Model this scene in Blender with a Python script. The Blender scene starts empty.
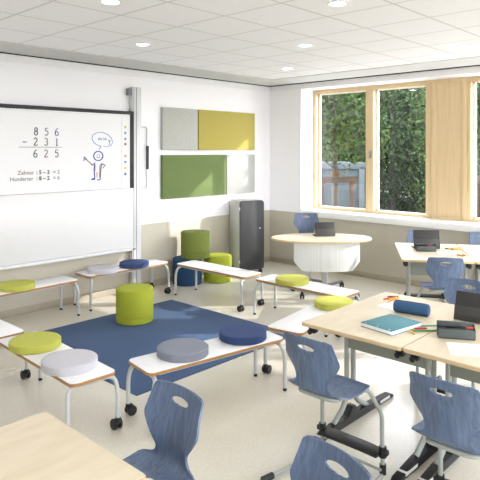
import bpy, bmesh, math, random
from mathutils import Vector, Matrix
random.seed(7)
C = bpy.context.scene
COL = C.collection
PI = math.pi

# ------------------------------------------------------------------ materials
def lin(h):
    h = h.lstrip('#'); v = [int(h[i:i+2], 16)/255 for i in (0, 2, 4)]
    return tuple((c/12.92 if c <= .04045 else ((c+.055)/1.055)**2.4) for c in v) + (1,)

def new_mat(name):
    m = bpy.data.materials.new(name); m.use_nodes = True
    nt = m.node_tree; b = nt.nodes['Principled BSDF']
    return m, nt, b

def mat(name, col, rough=.5, metal=0, vary=.06, scale=8, stretch=(1, 1, 1), bump=0, bscale=60, coat=0, spec=.5, emit=None, estr=0, detail=4):
    m, nt, b = new_mat(name)
    c = lin(col)
    if min(c[:3]) < .62: c = tuple(v*.88 for v in c[:3])+(1,)
    tc = nt.nodes.new('ShaderNodeTexCoord'); mp = nt.nodes.new('ShaderNodeMapping')
    mp.inputs['Scale'].default_value = stretch
    nz = nt.nodes.new('ShaderNodeTexNoise'); nz.inputs['Scale'].default_value = scale; nz.inputs['Detail'].default_value = detail
    rp = nt.nodes.new('ShaderNodeMapRange')
    rp.inputs['From Min'].default_value = .3; rp.inputs['From Max'].default_value = .7
    rp.inputs['To Min'].default_value = 1-vary; rp.inputs['To Max'].default_value = 1+vary
    mx = nt.nodes.new('ShaderNodeMix'); mx.data_type = 'RGBA'; mx.blend_type = 'MULTIPLY'
    mx.inputs[0].default_value = 1; mx.inputs[6].default_value = c
    nt.links.new(tc.outputs['Object'], mp.inputs[0]); nt.links.new(mp.outputs[0], nz.inputs['Vector'])
    nt.links.new(nz.outputs['Fac'], rp.inputs['Value']); nt.links.new(rp.outputs[0], mx.inputs[7])
    nt.links.new(mx.outputs[2], b.inputs['Base Color'])
    b.inputs['Roughness'].default_value = rough; b.inputs['Metallic'].default_value = metal
    b.inputs['Coat Weight'].default_value = coat; b.inputs['Specular IOR Level'].default_value = spec
    if bump:
        n2 = nt.nodes.new('ShaderNodeTexNoise'); n2.inputs['Scale'].default_value = bscale
        bp = nt.nodes.new('ShaderNodeBump'); bp.inputs['Strength'].default_value = bump; bp.inputs['Distance'].default_value = .003
        nt.links.new(tc.outputs['Object'], n2.inputs['Vector']); nt.links.new(n2.outputs['Fac'], bp.inputs['Height'])
        nt.links.new(bp.outputs[0], b.inputs['Normal'])
    if emit:
        b.inputs['Emission Color'].default_value = lin(emit); b.inputs['Emission Strength'].default_value = estr
    return m

def mix_node(nt, fac, a, bcol, blend='MIX'):
    mx = nt.nodes.new('ShaderNodeMix'); mx.data_type = 'RGBA'; mx.blend_type = blend
    for idx, v in ((0, fac), (6, a), (7, bcol)):
        if hasattr(v, 'is_linked'): nt.links.new(v, mx.inputs[idx])
        else: mx.inputs[idx].default_value = v
    return mx.outputs[2]

def math_node(nt, op, a, b=0):
    n = nt.nodes.new('ShaderNodeMath'); n.operation = op
    for i, v in enumerate((a, b)):
        if hasattr(v, 'is_linked'): nt.links.new(v, n.inputs[i])
        else: n.inputs[i].default_value = v
    return n.outputs[0]

def wall_mat():
    m, nt, b = new_mat('wall_paint')
    tc = nt.nodes.new('ShaderNodeTexCoord'); sp = nt.nodes.new('ShaderNodeSeparateXYZ')
    nt.links.new(tc.outputs['Object'], sp.inputs[0])
    f = math_node(nt, 'GREATER_THAN', sp.outputs[2], .868)
    nz = nt.nodes.new('ShaderNodeTexNoise'); nz.inputs['Scale'].default_value = 1.2; nz.inputs['Detail'].default_value = 5
    nt.links.new(tc.outputs['Object'], nz.inputs['Vector'])
    rp = nt.nodes.new('ShaderNodeMapRange'); rp.inputs['To Min'].default_value = .96; rp.inputs['To Max'].default_value = 1.03
    nt.links.new(nz.outputs['Fac'], rp.inputs['Value'])
    c = mix_node(nt, f, lin('#bfb9a9'), lin('#f5f4f6'))
    c = mix_node(nt, 1.0, c, rp.outputs[0], 'MULTIPLY')
    nt.links.new(c, b.inputs['Base Color']); b.inputs['Roughness'].default_value = .75
    n2 = nt.nodes.new('ShaderNodeTexNoise'); n2.inputs['Scale'].default_value = 90
    bp = nt.nodes.new('ShaderNodeBump'); bp.inputs['Strength'].default_value = .1; bp.inputs['Distance'].default_value = .002
    nt.links.new(tc.outputs['Object'], n2.inputs['Vector']); nt.links.new(n2.outputs['Fac'], bp.inputs['Height']); nt.links.new(bp.outputs[0], b.inputs['Normal'])
    return m

def floor_mat():
    m, nt, b = new_mat('polished_stone_floor')
    tc = nt.nodes.new('ShaderNodeTexCoord')
    n1 = nt.nodes.new('ShaderNodeTexNoise'); n1.inputs['Scale'].default_value = .9; n1.inputs['Detail'].default_value = 6; n1.inputs['Roughness'].default_value = .6
    n2 = nt.nodes.new('ShaderNodeTexNoise'); n2.inputs['Scale'].default_value = 60; n2.inputs['Detail'].default_value = 3
    for n in (n1, n2): nt.links.new(tc.outputs['Object'], n.inputs['Vector'])
    c = mix_node(nt, n1.outputs['Fac'], lin('#d0cab7'), lin('#e0dccf'))
    r2 = nt.nodes.new('ShaderNodeMapRange'); r2.inputs['From Min'].default_value = .3; r2.inputs['From Max'].default_value = .7
    r2.inputs['To Min'].default_value = .93; r2.inputs['To Max'].default_value = 1.05
    nt.links.new(n2.outputs['Fac'], r2.inputs['Value'])
    c = mix_node(nt, 1.0, c, r2.outputs[0], 'MULTIPLY')
    nt.links.new(c, b.inputs['Base Color'])
    r3 = nt.nodes.new('ShaderNodeMapRange'); r3.inputs['To Min'].default_value = .16; r3.inputs['To Max'].default_value = .34
    nt.links.new(n1.outputs['Fac'], r3.inputs['Value']); nt.links.new(r3.outputs[0], b.inputs['Roughness'])
    b.inputs['Specular IOR Level'].default_value = .55
    return m

def ceiling_mat():
    m, nt, b = new_mat('mineral_ceiling_tiles')
    tc = nt.nodes.new('ShaderNodeTexCoord'); sp = nt.nodes.new('ShaderNodeSeparateXYZ')
    nt.links.new(tc.outputs['Object'], sp.inputs[0])
    def line(out, off):
        a = math_node(nt, 'ADD', out, off)
        a = math_node(nt, 'DIVIDE', a, .6)
        a = math_node(nt, 'FRACT', a)
        a = math_node(nt, 'SUBTRACT', a, .5); a = math_node(nt, 'ABSOLUTE', a)
        return math_node(nt, 'GREATER_THAN', a, .5-.017)
    f = math_node(nt, 'MAXIMUM', line(sp.outputs[0], 60+4.1), line(sp.outputs[1], 60))
    nz = nt.nodes.new('ShaderNodeTexNoise'); nz.inputs['Scale'].default_value = 70; nz.inputs['Detail'].default_value = 3
    nt.links.new(tc.outputs['Object'], nz.inputs['Vector'])
    rp = nt.nodes.new('ShaderNodeMapRange'); rp.inputs['From Min'].default_value = .3; rp.inputs['From Max'].default_value = .7; rp.inputs['To Min'].default_value = .965; rp.inputs['To Max'].default_value = 1.02
    nt.links.new(nz.outputs['Fac'], rp.inputs['Value'])
    c = mix_node(nt, 1.0, lin('#f7f6f8'), rp.outputs[0], 'MULTIPLY')
    c = mix_node(nt, f, c, lin('#d9d7d8'))
    nt.links.new(c, b.inputs['Base Color']); b.inputs['Roughness'].default_value = .9
    return m

def rug_mat():
    m, nt, b = new_mat('blue_needle_felt')
    tc = nt.nodes.new('ShaderNodeTexCoord')
    n1 = nt.nodes.new('ShaderNodeTexNoise'); n1.inputs['Scale'].default_value = 110; n1.inputs['Detail'].default_value = 5
    nt.links.new(tc.outputs['Object'], n1.inputs['Vector'])
    rp = nt.nodes.new('ShaderNodeMapRange'); rp.inputs['From Min'].default_value = .35; rp.inputs['From Max'].default_value = .65
    nt.links.new(n1.outputs['Fac'], rp.inputs['Value'])
    c = mix_node(nt, rp.outputs[0], lin('#384d6c'), lin('#50678b'))
    nt.links.new(c, b.inputs['Base Color']); b.inputs['Roughness'].default_value = .95
    bp = nt.nodes.new('ShaderNodeBump'); bp.inputs['Strength'].default_value = .6; bp.inputs['Distance'].default_value = .004
    nt.links.new(n1.outputs['Fac'], bp.inputs['Height']); nt.links.new(bp.outputs[0], b.inputs['Normal'])
    return m

def glass_mat():
    m = bpy.data.materials.new('window_glass'); m.use_nodes = True; nt = m.node_tree; nt.nodes.clear()
    o = nt.nodes.new('ShaderNodeOutputMaterial'); t = nt.nodes.new('ShaderNodeBsdfTransparent'); g = nt.nodes.new('ShaderNodeBsdfGlossy')
    t.inputs[0].default_value = (.93, .93, .94, 1); g.inputs['Roughness'].default_value = .02
    mx = nt.nodes.new('ShaderNodeMixShader'); fr = nt.nodes.new('ShaderNodeLayerWeight'); fr.inputs['Blend'].default_value = .5
    f5 = math_node(nt, 'POWER', fr.outputs['Facing'], 5.0); f5 = math_node(nt, 'ADD', math_node(nt, 'MULTIPLY', f5, .8), .03)
    nt.links.new(f5, mx.inputs[0]); nt.links.new(t.outputs[0], mx.inputs[1]); nt.links.new(g.outputs[0], mx.inputs[2]); nt.links.new(mx.outputs[0], o.inputs[0])
    return m

def wood_mat(name, c1, c2, stretch, scale=6, rough=.45, bump=.05):
    m, nt, b = new_mat(name)
    tc = nt.nodes.new('ShaderNodeTexCoord'); mp = nt.nodes.new('ShaderNodeMapping'); mp.inputs['Scale'].default_value = stretch
    nt.links.new(tc.outputs['Object'], mp.inputs[0])
    n1 = nt.nodes.new('ShaderNodeTexNoise'); n1.inputs['Scale'].default_value = scale; n1.inputs['Detail'].default_value = 6; n1.inputs['Distortion'].default_value = .6
    nt.links.new(mp.outputs[0], n1.inputs['Vector'])
    rp = nt.nodes.new('ShaderNodeMapRange'); rp.inputs['From Min'].default_value = .3; rp.inputs['From Max'].default_value = .7
    nt.links.new(n1.outputs['Fac'], rp.inputs['Value'])
    c = mix_node(nt, rp.outputs[0], tuple(v*.9 for v in lin(c1)[:3])+(1,), tuple(v*.9 for v in lin(c2)[:3])+(1,))
    nt.links.new(c, b.inputs['Base Color']); b.inputs['Roughness'].default_value = rough
    bp = nt.nodes.new('ShaderNodeBump'); bp.inputs['Strength'].default_value = bump; bp.inputs['Distance'].default_value = .002
    nt.links.new(n1.outputs['Fac'], bp.inputs['Height']); nt.links.new(bp.outputs[0], b.inputs['Normal'])
    return m

def leaf_mat(name, c1, c2):
    m, nt, b = new_mat(name)
    g = nt.nodes.new('ShaderNodeNewGeometry')
    c = mix_node(nt, g.outputs['Random Per Island'], lin(c1), lin(c2))
    nt.links.new(c, b.inputs['Base Color']); b.inputs['Roughness'].default_value = .7; b.inputs['Specular IOR Level'].default_value = .15
    return m

def perf_mat():
    m, nt, b = new_mat('perforated_sheet_metal')
    tc = nt.nodes.new('ShaderNodeTexCoord')
    v = nt.nodes.new('ShaderNodeTexVoronoi'); v.inputs['Scale'].default_value = 120; v.inputs['Randomness'].default_value = 0
    nt.links.new(tc.outputs['Object'], v.inputs['Vector'])
    f = math_node(nt, 'LESS_THAN', v.outputs['Distance'], .28)
    c = mix_node(nt, f, lin('#dfe1de'), lin('#b9bdbb'))
    nt.links.new(c, b.inputs['Base Color']); b.inputs['Roughness'].default_value = .5
    return m

M = {
 'wall': wall_mat(), 'floor': floor_mat(), 'ceil': ceiling_mat(), 'rug': rug_mat(), 'glass': glass_mat(),
 'rugedge': mat('rug_binding', '#34506f', .9),
 'plaster': mat('ceiling_plaster', '#d2d1cf', .85, vary=.02),
 'band': mat('painted_bulkhead', '#efeeef', .8, vary=.02),
 'gap': mat('shadow_gap_profile', '#1a1a1a', .9),
 'skirt': mat('stone_skirting', '#b5ab98', .4, vary=.05),
 'winwood': wood_mat('oiled_pine_frame', '#dabf94', '#e6cda2', (11, 11, .6), 3, .5),
 'white': mat('white_lacquer', '#f4f4f3', .4, vary=.015),
 'sill': mat('white_window_board', '#f7f7f6', .35, vary=.01),
 'lam': mat('white_laminate', '#eeeeef', .38, vary=.015),
 'ply': wood_mat('plywood_edge', '#a67440', '#be9058', (2, 2, 30), 8, .5),
 'tube': mat('light_grey_powder_coat', '#ccd0d0', .35, vary=.02),
 'greytube': mat('silver_grey_powder_coat', '#a3a8a2', .38, vary=.03),
 'black': mat('black_plastic', '#161719', .45, vary=.1),
 'darkgrey': mat('anthracite_plastic', '#2e3033', .5),
 'alu': mat('brushed_aluminium', '#d0d1d1', .4, metal=.15, vary=.05, stretch=(1, 1, .05), scale=40),
 'alu_dk': mat('dark_aluminium', '#85888a', .4, metal=.3),
 'bezel': mat('black_bezel', '#0b0b0c', .5),
 'screen': mat('lit_display', '#cfcfcf', .35, vary=.005, emit='#f4f6f6', estr=.05),
 'board': mat('enamel_whiteboard', '#d6d6d5', .3, vary=.01),
 'uigrey': mat('screen_grey', '#c9cbcc', .6, vary=.01),
 'ink_dk': mat('ink_dark_green', '#3c4a45', .7), 'ink_br': mat('ink_brown', '#8a7469', .7), 'ink_bl': mat('ink_indigo', '#4d5184', .7),
 'ink_gr': mat('ink_grey', '#777777', .7), 'ink_blue': mat('ink_blue', '#2349a5', .7), 'ink_lb': mat('ink_light_blue', '#6c8ccb', .7), 'ink_y': mat('ink_yellow', '#e5ae2a', .7),
 'desk': wood_mat('pale_maple_top', '#d8c9ab', '#e2d5bb', (1.2, 5, 5), 3, .42, .02),
 'deskedge': wood_mat('maple_edge', '#d4b98c', '#e2caa0', (1, 1, 20), 5, .5),
 'blue': wood_mat('blue_stained_veneer', '#4c5c77', '#677a97', (9, 16, 1.6), 4, .4, .02),
 'lime': mat('lime_fabric', '#a9b230', .85, vary=.05, scale=150, bump=.3, bscale=300),
 'limeseat': mat('pale_lime_fabric', '#bfc154', .85, vary=.04, scale=150, bump=.3, bscale=300),
 'olive': mat('olive_fabric', '#707c32', .85, vary=.05, scale=150, bump=.3, bscale=300),
 'teal': mat('petrol_fabric', '#1f4a70', .85, vary=.06, scale=150, bump=.3, bscale=300),
 'navy': mat('navy_fabric', '#2e4474', .85, vary=.05, scale=150, bump=.3, bscale=300),
 'greyfab': mat('blue_grey_fabric', '#868b98', .85, vary=.04, scale=150, bump=.3, bscale=300),
 'lilac': mat('light_lilac_grey_fabric', '#cdccd2', .85, vary=.03, scale=150, bump=.3, bscale=300),
 'p_grey': mat('pale_grey_felt', '#bcbdb5', .9, vary=.05, scale=40, bump=.3, bscale=200),
 'p_mustard': mat('mustard_felt', '#b9ac5a', .9, vary=.04, scale=60, bump=.3, bscale=200),
 'p_green': mat('moss_green_felt', '#6d804b', .9, vary=.06, scale=60, bump=.3, bscale=200),
 'p_light': mat('off_white_felt', '#b4b4af', .9, vary=.04, scale=40, bump=.3, bscale=200),
 'door': mat('anthracite_steel', '#3c3d3f', .7, vary=.02),
 'cabside': mat('light_grey_steel', '#c9cac8', .45, vary=.02),
 'rail': mat('desk_frame_grey', '#8f948b', .42, vary=.03),
 'perf': perf_mat(),
 'bookteal': mat('teal_cover', '#3f8793', .5), 'paper': mat('white_paper', '#f5f5f5', .7, vary=.01),
 'casefab': mat('denim_blue_case', '#2f567c', .8, vary=.08, scale=120, bump=.3, bscale=250),
 'casegrey': mat('grey_green_case', '#525a59', .7, vary=.05),
 'tabdark': mat('tablet_cover_dark', '#2b2a28', .55, vary=.03), 'tablight': mat('tablet_stand_grey', '#3f3e3c', .55, vary=.03),
 'screenoff': mat('tablet_glass', '#101215', .1),
 'red': mat('red_paint', '#cf3a2c', .5), 'yellow': mat('yellow_paint', '#edc22e', .5), 'green': mat('green_paint', '#4c8a50', .5), 'tealp': mat('teal_paint', '#2c9a96', .5), 'orange': mat('orange_paint', '#e8913a', .5), 'bluep': mat('blue_paint', '#2f66c2', .5),
 'penwood': mat('pencil_wood', '#dcb98a', .6),
 'ring': mat('downlight_ring', '#f0f0ee', .5),
 'lamp': mat('downlight_lens', '#ffffff', .5, emit='#fffaf0', estr=6),
 'grass': mat('lawn', '#565a45', .95, vary=.3, scale=4, bump=.5),
 'bounce_paving': mat('pale_bounce_paving', '#d8d6d0', .8, vary=.05, scale=3),
 'bark': mat('bark', '#4b4640', .9, vary=.25, scale=20, stretch=(1, 1, .2), bump=.6, bscale=40),
 'stake': mat('weathered_log', '#43352a', .85, vary=.2, scale=18, stretch=(1, 1, .3), bump=.4, bscale=40),
 'rope': mat('coir_rope', '#5a4026', .9),
 'shed': mat('blue_grey_shed', '#2d383b', .7, vary=.08, scale=2),
 'shedlt': mat('pale_grey_shed_trim', '#3e4547', .7, vary=.06, scale=3),
 'leafa': leaf_mat('leaves_mid', '#1a270d', '#3f5223'), 'leafb': leaf_mat('leaves_dark', '#131f0e', '#324521'),
}

# ------------------------------------------------------------------ mesh helpers
class MB:
    def __init__(s): s.v = []; s.f = []; s.m = []; s.mats = []
    def mi(s, m):
        if m not in s.mats: s.mats.append(m)
        return s.mats.index(m)
    def add(s, vs, fs, m, T=None):
        o = len(s.v)
        s.v += [tuple(T @ Vector(v)) if T else tuple(v) for v in vs]
        k = s.mi(m)
        for f in fs: s.f.append([i+o for i in f]); s.m.append(k)
        return s
    def bm(s, b, m, T=None):
        b.verts.ensure_lookup_table()
        for i, v in enumerate(b.verts): v.index = i
        s.add([v.co[:] for v in b.verts], [[v.index for v in f.verts] for f in b.faces], m, T); b.free(); return s
    def box(s, c, d, m, r=0, T=None, rot=0, seg=2):
        b = bmesh.new(); bmesh.ops.create_cube(b, size=1)
        bmesh.ops.scale(b, vec=d, verts=b.verts)
        if r: bmesh.ops.bevel(b, geom=b.edges[:], offset=r, segments=seg, profile=.5, affect='EDGES')
        if rot: bmesh.ops.rotate(b, verts=b.verts, matrix=Matrix.Rotation(rot, 3, 'Z'))
        bmesh.ops.translate(b, vec=c, verts=b.verts)
        return s.bm(b, m, T)
    def b2(s, a, c, m, r=0, T=None):
        return s.box([(a[i]+c[i])/2 for i in range(3)], [abs(c[i]-a[i]) for i in range(3)], m, r, T)
    def prism(s, pts, z0, z1, m, r=0, T=None, seg=2):
        b = bmesh.new()
        vs = [b.verts.new((x, y, z0)) for x, y in pts]
        f = b.faces.new(vs)
        e = bmesh.ops.extrude_face_region(b, geom=[f])
        bmesh.ops.translate(b, vec=(0, 0, z1-z0), verts=[g for g in e['geom'] if isinstance(g, bmesh.types.BMVert)])
        bmesh.ops.recalc_face_normals(b, faces=b.faces)
        if r:
            ed = [q for q in b.edges if abs(q.verts[0].co.z-q.verts[1].co.z) < 1e-6]
            bmesh.ops.bevel(b, geom=ed, offset=r, segments=seg, profile=.5, affect='EDGES')
        return s.bm(b, m, T)
    def lathe(s, prof, m, n=48, T=None):
        vs = []; fs = []
        for (r, z) in prof:
            for k in range(n): vs.append((r*math.cos(2*PI*k/n), r*math.sin(2*PI*k/n), z))
        L = len(prof)
        for i in range(L-1):
            for k in range(n): fs.append([i*n+k, i*n+(k+1) % n, (i+1)*n+(k+1) % n, (i+1)*n+k])
        fs.append([k for k in range(n)][::-1]); fs.append([(L-1)*n+k for k in range(n)])
        return s.add(vs, fs, m, T)
    def cyl(s, a, b, r, m, n=16, r2=None, T=None):
        return s.tube([a, b], r, m, n, T=T, r2=r2)
    def tube(s, pts, r, m, n=10, fil=0, T=None, r2=None, sx=1):
        P = [Vector(p) for p in pts]
        if fil and len(P) > 2:
            Q = [P[0]]
            for i in range(1, len(P)-1):
                a, b, c = P[i-1], P[i], P[i+1]
                fa = min(fil, (a-b).length*.48); fc = min(fil, (c-b).length*.48)
                s0 = b+(a-b).normalized()*fa; s1 = b+(c-b).normalized()*fc
                for k in range(7):
                    t = k/6; Q.append(s0*(1-t)**2+b*2*t*(1-t)+s1*t*t)
            Q.append(P[-1]); P = Q
        N = None; vs = []; fs = []
        for i, p in enumerate(P):
            d = (P[min(i+1, len(P)-1)]-P[max(i-1, 0)]).normalized()
            if N is None:
                N = d.cross(Vector((0, 0, 1)))
                if N.length < 1e-3: N = Vector((1, 0, 0))
            N = (N-d*N.dot(d)).normalized(); B = d.cross(N)
            rr = r if r2 is None else r+(r2-r)*i/(len(P)-1)
            for k in range(n):
                a = 2*PI*k/n; vs.append(p+N*math.cos(a)*rr*sx+B*math.sin(a)*rr)
        for i in range(len(P)-1):
            for k in range(n): fs.append([i*n+k, i*n+(k+1) % n, (i+1)*n+(k+1) % n, (i+1)*n+k])
        fs.append(list(range(n))[::-1]); fs.append([(len(P)-1)*n+k for k in range(n)])
        return s.add([tuple(v) for v in vs], fs, m, T)
    def build(s, name, parent=None, loc=None, rz=0, label=None, cat=None, group=None, kind=None, smooth=True, ang=38):
        me = bpy.data.meshes.new(name)
        me.from_pydata(s.v, [], s.f)
        for m in s.mats: me.materials.append(M[m])
        me.polygons.foreach_set('material_index', s.m)
        b = bmesh.new(); b.from_mesh(me); bmesh.ops.recalc_face_normals(b, faces=b.faces); b.to_mesh(me); b.free()
        if smooth:
            me.polygons.foreach_set('use_smooth', [True]*len(me.polygons)); me.set_sharp_from_angle(angle=math.radians(ang))
        me.update()
        o = bpy.data.objects.new(name, me); COL.objects.link(o)
        if parent: o.parent = parent
        if loc: o.location = loc
        o.rotation_euler = (0, 0, rz)
        tag(o, label, cat, group, kind); return o

def tag(o, label=None, cat=None, group=None, kind=None):
    if label: o['label'] = label
    if cat: o['category'] = cat
    if group: o['group'] = group
    if kind: o['kind'] = kind
    return o

def thing(name, label, cat, loc=(0, 0, 0), rz=0, group=None):
    o = bpy.data.objects.new(name, None); COL.objects.link(o); o.location = loc; o.rotation_euler = (0, 0, rz); o.empty_display_size = .1
    return tag(o, label, cat, group)

def copy_tree(o, parent=None):
    c = o.copy(); COL.objects.link(c); c.parent = parent
    for ch in list(o.children): copy_tree(ch, c)
    return c

def dup(o, label, loc, rz=0, first=[None]):
    c = copy_tree(o); c.location = loc; c.rotation_euler = (0, 0, rz); c['label'] = label
    return c

def rrect(w, h, r, n=5, cx=0, cy=0):
    p = []
    for sx, sy, a0 in ((1, 1, 0), (-1, 1, 90), (-1, -1, 180), (1, -1, 270)):
        for k in range(n+1):
            a = math.radians(a0+90*k/n)
            p.append((cx+sx*(w/2-r)+r*math.cos(a), cy+sy*(h/2-r)+r*math.sin(a)))
    return p

# ------------------------------------------------------------------ room shell
XW, YW = -8.7, -9.3
mb = MB(); mb.b2((XW-.3, YW-.3, -.2), (.5, .5, 0), 'floor'); mb.build('floor', kind='structure')
mb = MB(); mb.b2((XW, YW, 2.98), (0, 0, 3.1), 'ceil'); mb.build('ceiling', kind='structure')
# plain plaster margin strip of the ceiling, with a dark strip painting the joint's shade at the wall
mb = MB()
mb.b2((XW, -.6, 2.97), (-.03, -.03, 2.98), 'plaster'); mb.b2((-.65, YW, 2.97), (-.03, -.6, 2.98), 'plaster')
mb.build('trim_1', kind='structure', label='plain plaster margin around the tiled ceiling')
mb = MB()
mb.b2((XW, -.03, 2.958), (0, -.0, 2.98), 'gap'); mb.b2((-.03, YW, 2.958), (0, 0, 2.98), 'gap')
mb.build('trim_2', kind='structure', label='dark strip coloured as the shadow gap between ceiling and wall')
mb = MB()
mb.b2((XW, -.018, 2.875), (0, 0, 2.958), 'band'); mb.b2((-.018, YW, 2.875), (0, 0, 2.958), 'band')
mb.build('trim_3', kind='structure', label='white bulkhead band at the top of the walls')
mb = MB(); mb.b2((XW-.2, 0, 0), (.5, .25, 3.1), 'wall'); mb.build('wall_left', kind='structure')
mb = MB(); mb.b2((XW-.25, YW-.3, 0), (XW, 0, 3.1), 'wall'); mb.build('wall_back', kind='structure')
mb = MB(); mb.b2((XW, YW-.3, 0), (.5, YW, .82), 'wall'); mb.b2((XW, YW-.3, 2.875), (.5, YW, 3.1), 'wall')
ADDED_WIN = [(-8.2, -5.9), (-5.5, -3.2), (-2.8, -.5)]  # unseen windows, added so more daylight reaches board wall and ceiling
e_ = XW
for a, b_ in ADDED_WIN: mb.b2((e_, YW-.3, .82), (a, YW, 2.875), 'wall'); e_ = b_
mb.b2((e_, YW-.3, .82), (.5, YW, 2.875), 'wall'); mb.build('wall_front', kind='structure')
mb = MB()
mb.b2((0, YW, 0), (.45, 0, .82), 'wall'); mb.b2((0, -.67, .82), (.45, 0, 2.875), 'wall'); mb.b2((0, YW, 2.875), (.45, 0, 3.1), 'wall'); mb.b2((0, YW, .82), (.45, -9.0, 2.875), 'wall')
mb.build('wall_right', kind='structure')
mb = MB(); mb.b2((-.035, -9.0, .82), (.0, -.0, .915), 'sill', .004); mb.b2((0, -9.0, .82), (.34, -.67, .915), 'sill')
# the board only runs under the windows: cut at the pier
mb = MB(); mb.b2((-.04, -9.0, .825), (.33, -.93, .915), 'sill', .004); mb.b2((0, -.93, .822), (.33, -.67, .915), 'sill')
mb.build('trim_4', kind='structure', label='white window board with deep front edge')
mb = MB(); mb.b2((XW, -.014, 0), (0, 0, .082), 'skirt', .003); mb.build('baseboard_left', kind='structure')
mb = MB(); mb.b2((-.014, YW, 0), (0, -.014, .082), 'skirt', .003); mb.build('baseboard_right', kind='structure')

# windows: timber frame, two lights each, pale outer sash bead, timber pier panel between
def window(n, y0, y1):           # y0 > y1
    x0, x1 = .33, .42
    zb, zt = .90, 2.875
    w = thing('window_%d' % n, None, None, (0, 0, 0)); w['kind'] = 'structure'
    f = MB(); mid = (y0+y1)/2 if n > 1 else -1.745
    fw = .09
    f.b2((x0, y1, zb), (x1, y0, zb+.055), 'winwood', .004); f.b2((x0, y1, zt-.065), (x1, y0, zt), 'winwood', .004)
    f.b2((x0, y0-.055, zb+.05), (x1, y0, zt-.06), 'winwood', .004); f.b2((x0, y1, zb+.05), (x1, y1+fw, zt-.06), 'winwood', .004)
    f.b2((x0, mid-.055, zb+.05), (x1, mid+.08, zt-.06), 'winwood', .004)
    f.build('window_frame', w)
    for a, b_ in ((y0-.055, mid+.08), (mid-.055, y1+fw)):
        s = MB()
        t = .012
        s.b2((x1-.01, a-.035, zb+.055), (x1+.022, a, zt-.065), 'white'); s.b2((x1-.01, b_, zb+.055), (x1+.022, b_+t, zt-.065), 'white')
        s.b2((x1-.01, b_, zb+.055), (x1+.022, a, zb+.055+t), 'white'); s.b2((x1-.01, b_, zt-.065-t), (x1+.022, a, zt-.065), 'white')
        s.build('sash_bead', w)
        g = MB(); g.b2((x1+.012, b_, zb+.05), (x1+.018, a, zt-.06), 'glass'); g.build('pane', w, smooth=False)
    h = MB(); hy = mid-.01
    h.box((x0-.004, hy, 1.82), (.008, .03, .11), 'alu_dk', .002); h.cyl((x0-.008, hy, 1.86), (x0-.04, hy, 1.86), .008, 'alu_dk'); h.box((x0-.042, hy, 1.81), (.012, .016, .115), 'alu_dk', .004)
    h.build('window_handle', w)
    return w
window(1, -.67, -2.73)
window(2, -3.23, -5.29)
window(3, -5.79, -7.85)
for i, (a, b_) in enumerate(ADDED_WIN):  # the added front-wall windows, out of view, for fill daylight
    w_ = thing('window_%d' % (4+i), None, None); w_['kind'] = 'structure'; m_ = (a+b_)/2
    f = MB(); f.b2((a, YW-.22, .82), (b_, YW-.14, .90), 'winwood', .004); f.b2((a, YW-.22, 2.80), (b_, YW-.14, 2.875), 'winwood', .004)
    for x_ in (a, m_-.05, b_-.09): f.b2((x_, YW-.22, .88), (x_+.09, YW-.14, 2.82), 'winwood', .004)
    f.build('window_frame', w_)
    for c0, c1_ in ((a+.09, m_-.05), (m_+.04, b_-.09)):
        g = MB(); g.b2((c0, YW-.19, .9), (c1_, YW-.184, 2.8), 'glass'); g.build('pane', w_, smooth=False)
for i, (a, b_) in enumerate(((-2.73, -3.23), (-5.29, -5.79), (-7.85, -9.0))):
    p = MB(); p.b2((.33, b_, .90), (.45, a, 2.875), 'winwood')
    p.b2((.315, b_+.0, .90), (.33, b_+.07, 2.875), 'winwood', .003); p.b2((.315, a-.07, .90), (.33, a, 2.875), 'winwood', .003)
    p.b2((.315, b_+.07, .90), (.33, a-.07, .96), 'winwood', .003); p.b2((.315, b_+.07, 2.815), (.33, a-.07, 2.875), 'winwood', .003)
    p.build('trim_%d' % (5+i), kind='structure', label='timber pier panel between two windows')

# ------------------------------------------------------------------ ceiling downlights
dl = thing('downlight', 'x', 'ceiling light', (0, 0, 0), group='recessed round downlights in the tiled ceiling')
r_ = MB(); r_.lathe([(.062, 2.982), (.082, 2.982), (.082, 2.976), (.079, 2.973), (.064, 2.974), (.062, 2.98)], 'ring', 40); r_.build('trim_ring', dl)
r_ = MB(); r_.lathe([(.001, 2.976), (.063, 2.976), (.063, 2.979), (.001, 2.979)], 'lamp', 40); r_.build('lens', dl)
ld = bpy.data.lights.new('downlight_lamp', 'AREA'); ld.shape = 'DISK'; ld.size = .12; ld.energy = 1.3; ld.color = (.95, .97, 1)
DL = [(-5.0, -2.7, 'round downlight cut off by the top edge, above the display end'), (-3.8, -1.5, 'round downlight nearest the board wall, above the round lime pouf'),
      (-3.8, -3.9, 'largest round downlight at the top edge, nearest the viewer'), (-2.6, -2.7, 'round downlight in the middle of the ceiling, between three others'),
      (-1.4, -1.5, 'smallest, farthest round downlight near the room corner'), (-1.4, -3.9, 'round downlight at right, close above the windows')]
DL += [(x, y, 'round downlight in the tiles behind the viewer') for x, y in ((-6.2, -1.5), (-6.2, -3.9), (-5.0, -5.1), (-7.4, -2.7), (-7.4, -5.1), (-6.2, -6.3), (-3.8, -6.3), (-2.6, -5.1), (-1.4, -6.3), (-5.0, -7.5), (-2.6, -7.5), (-7.4, -7.5), (-8.6, -3.9), (-8.6, -6.3))]
for i, (x, y, lab) in enumerate(DL):
    o = dl if i == 0 else copy_tree(dl)
    o.location = (x, y, 0); o['label'] = lab
    if i >= 6: o['group'] = 'downlights behind the viewer'
    L = bpy.data.objects.new('downlight_lamp', ld); COL.objects.link(L); L.location = (x, y, 2.97); 

# ------------------------------------------------------------------ rug
mb = MB(); mb.b2((-4.80, -2.75, 0), (-2.80, -.77, .008), 'rug', .003); mb.build('rug', label='large flat blue carpet in the middle of the bench circle', cat='rug')

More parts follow.
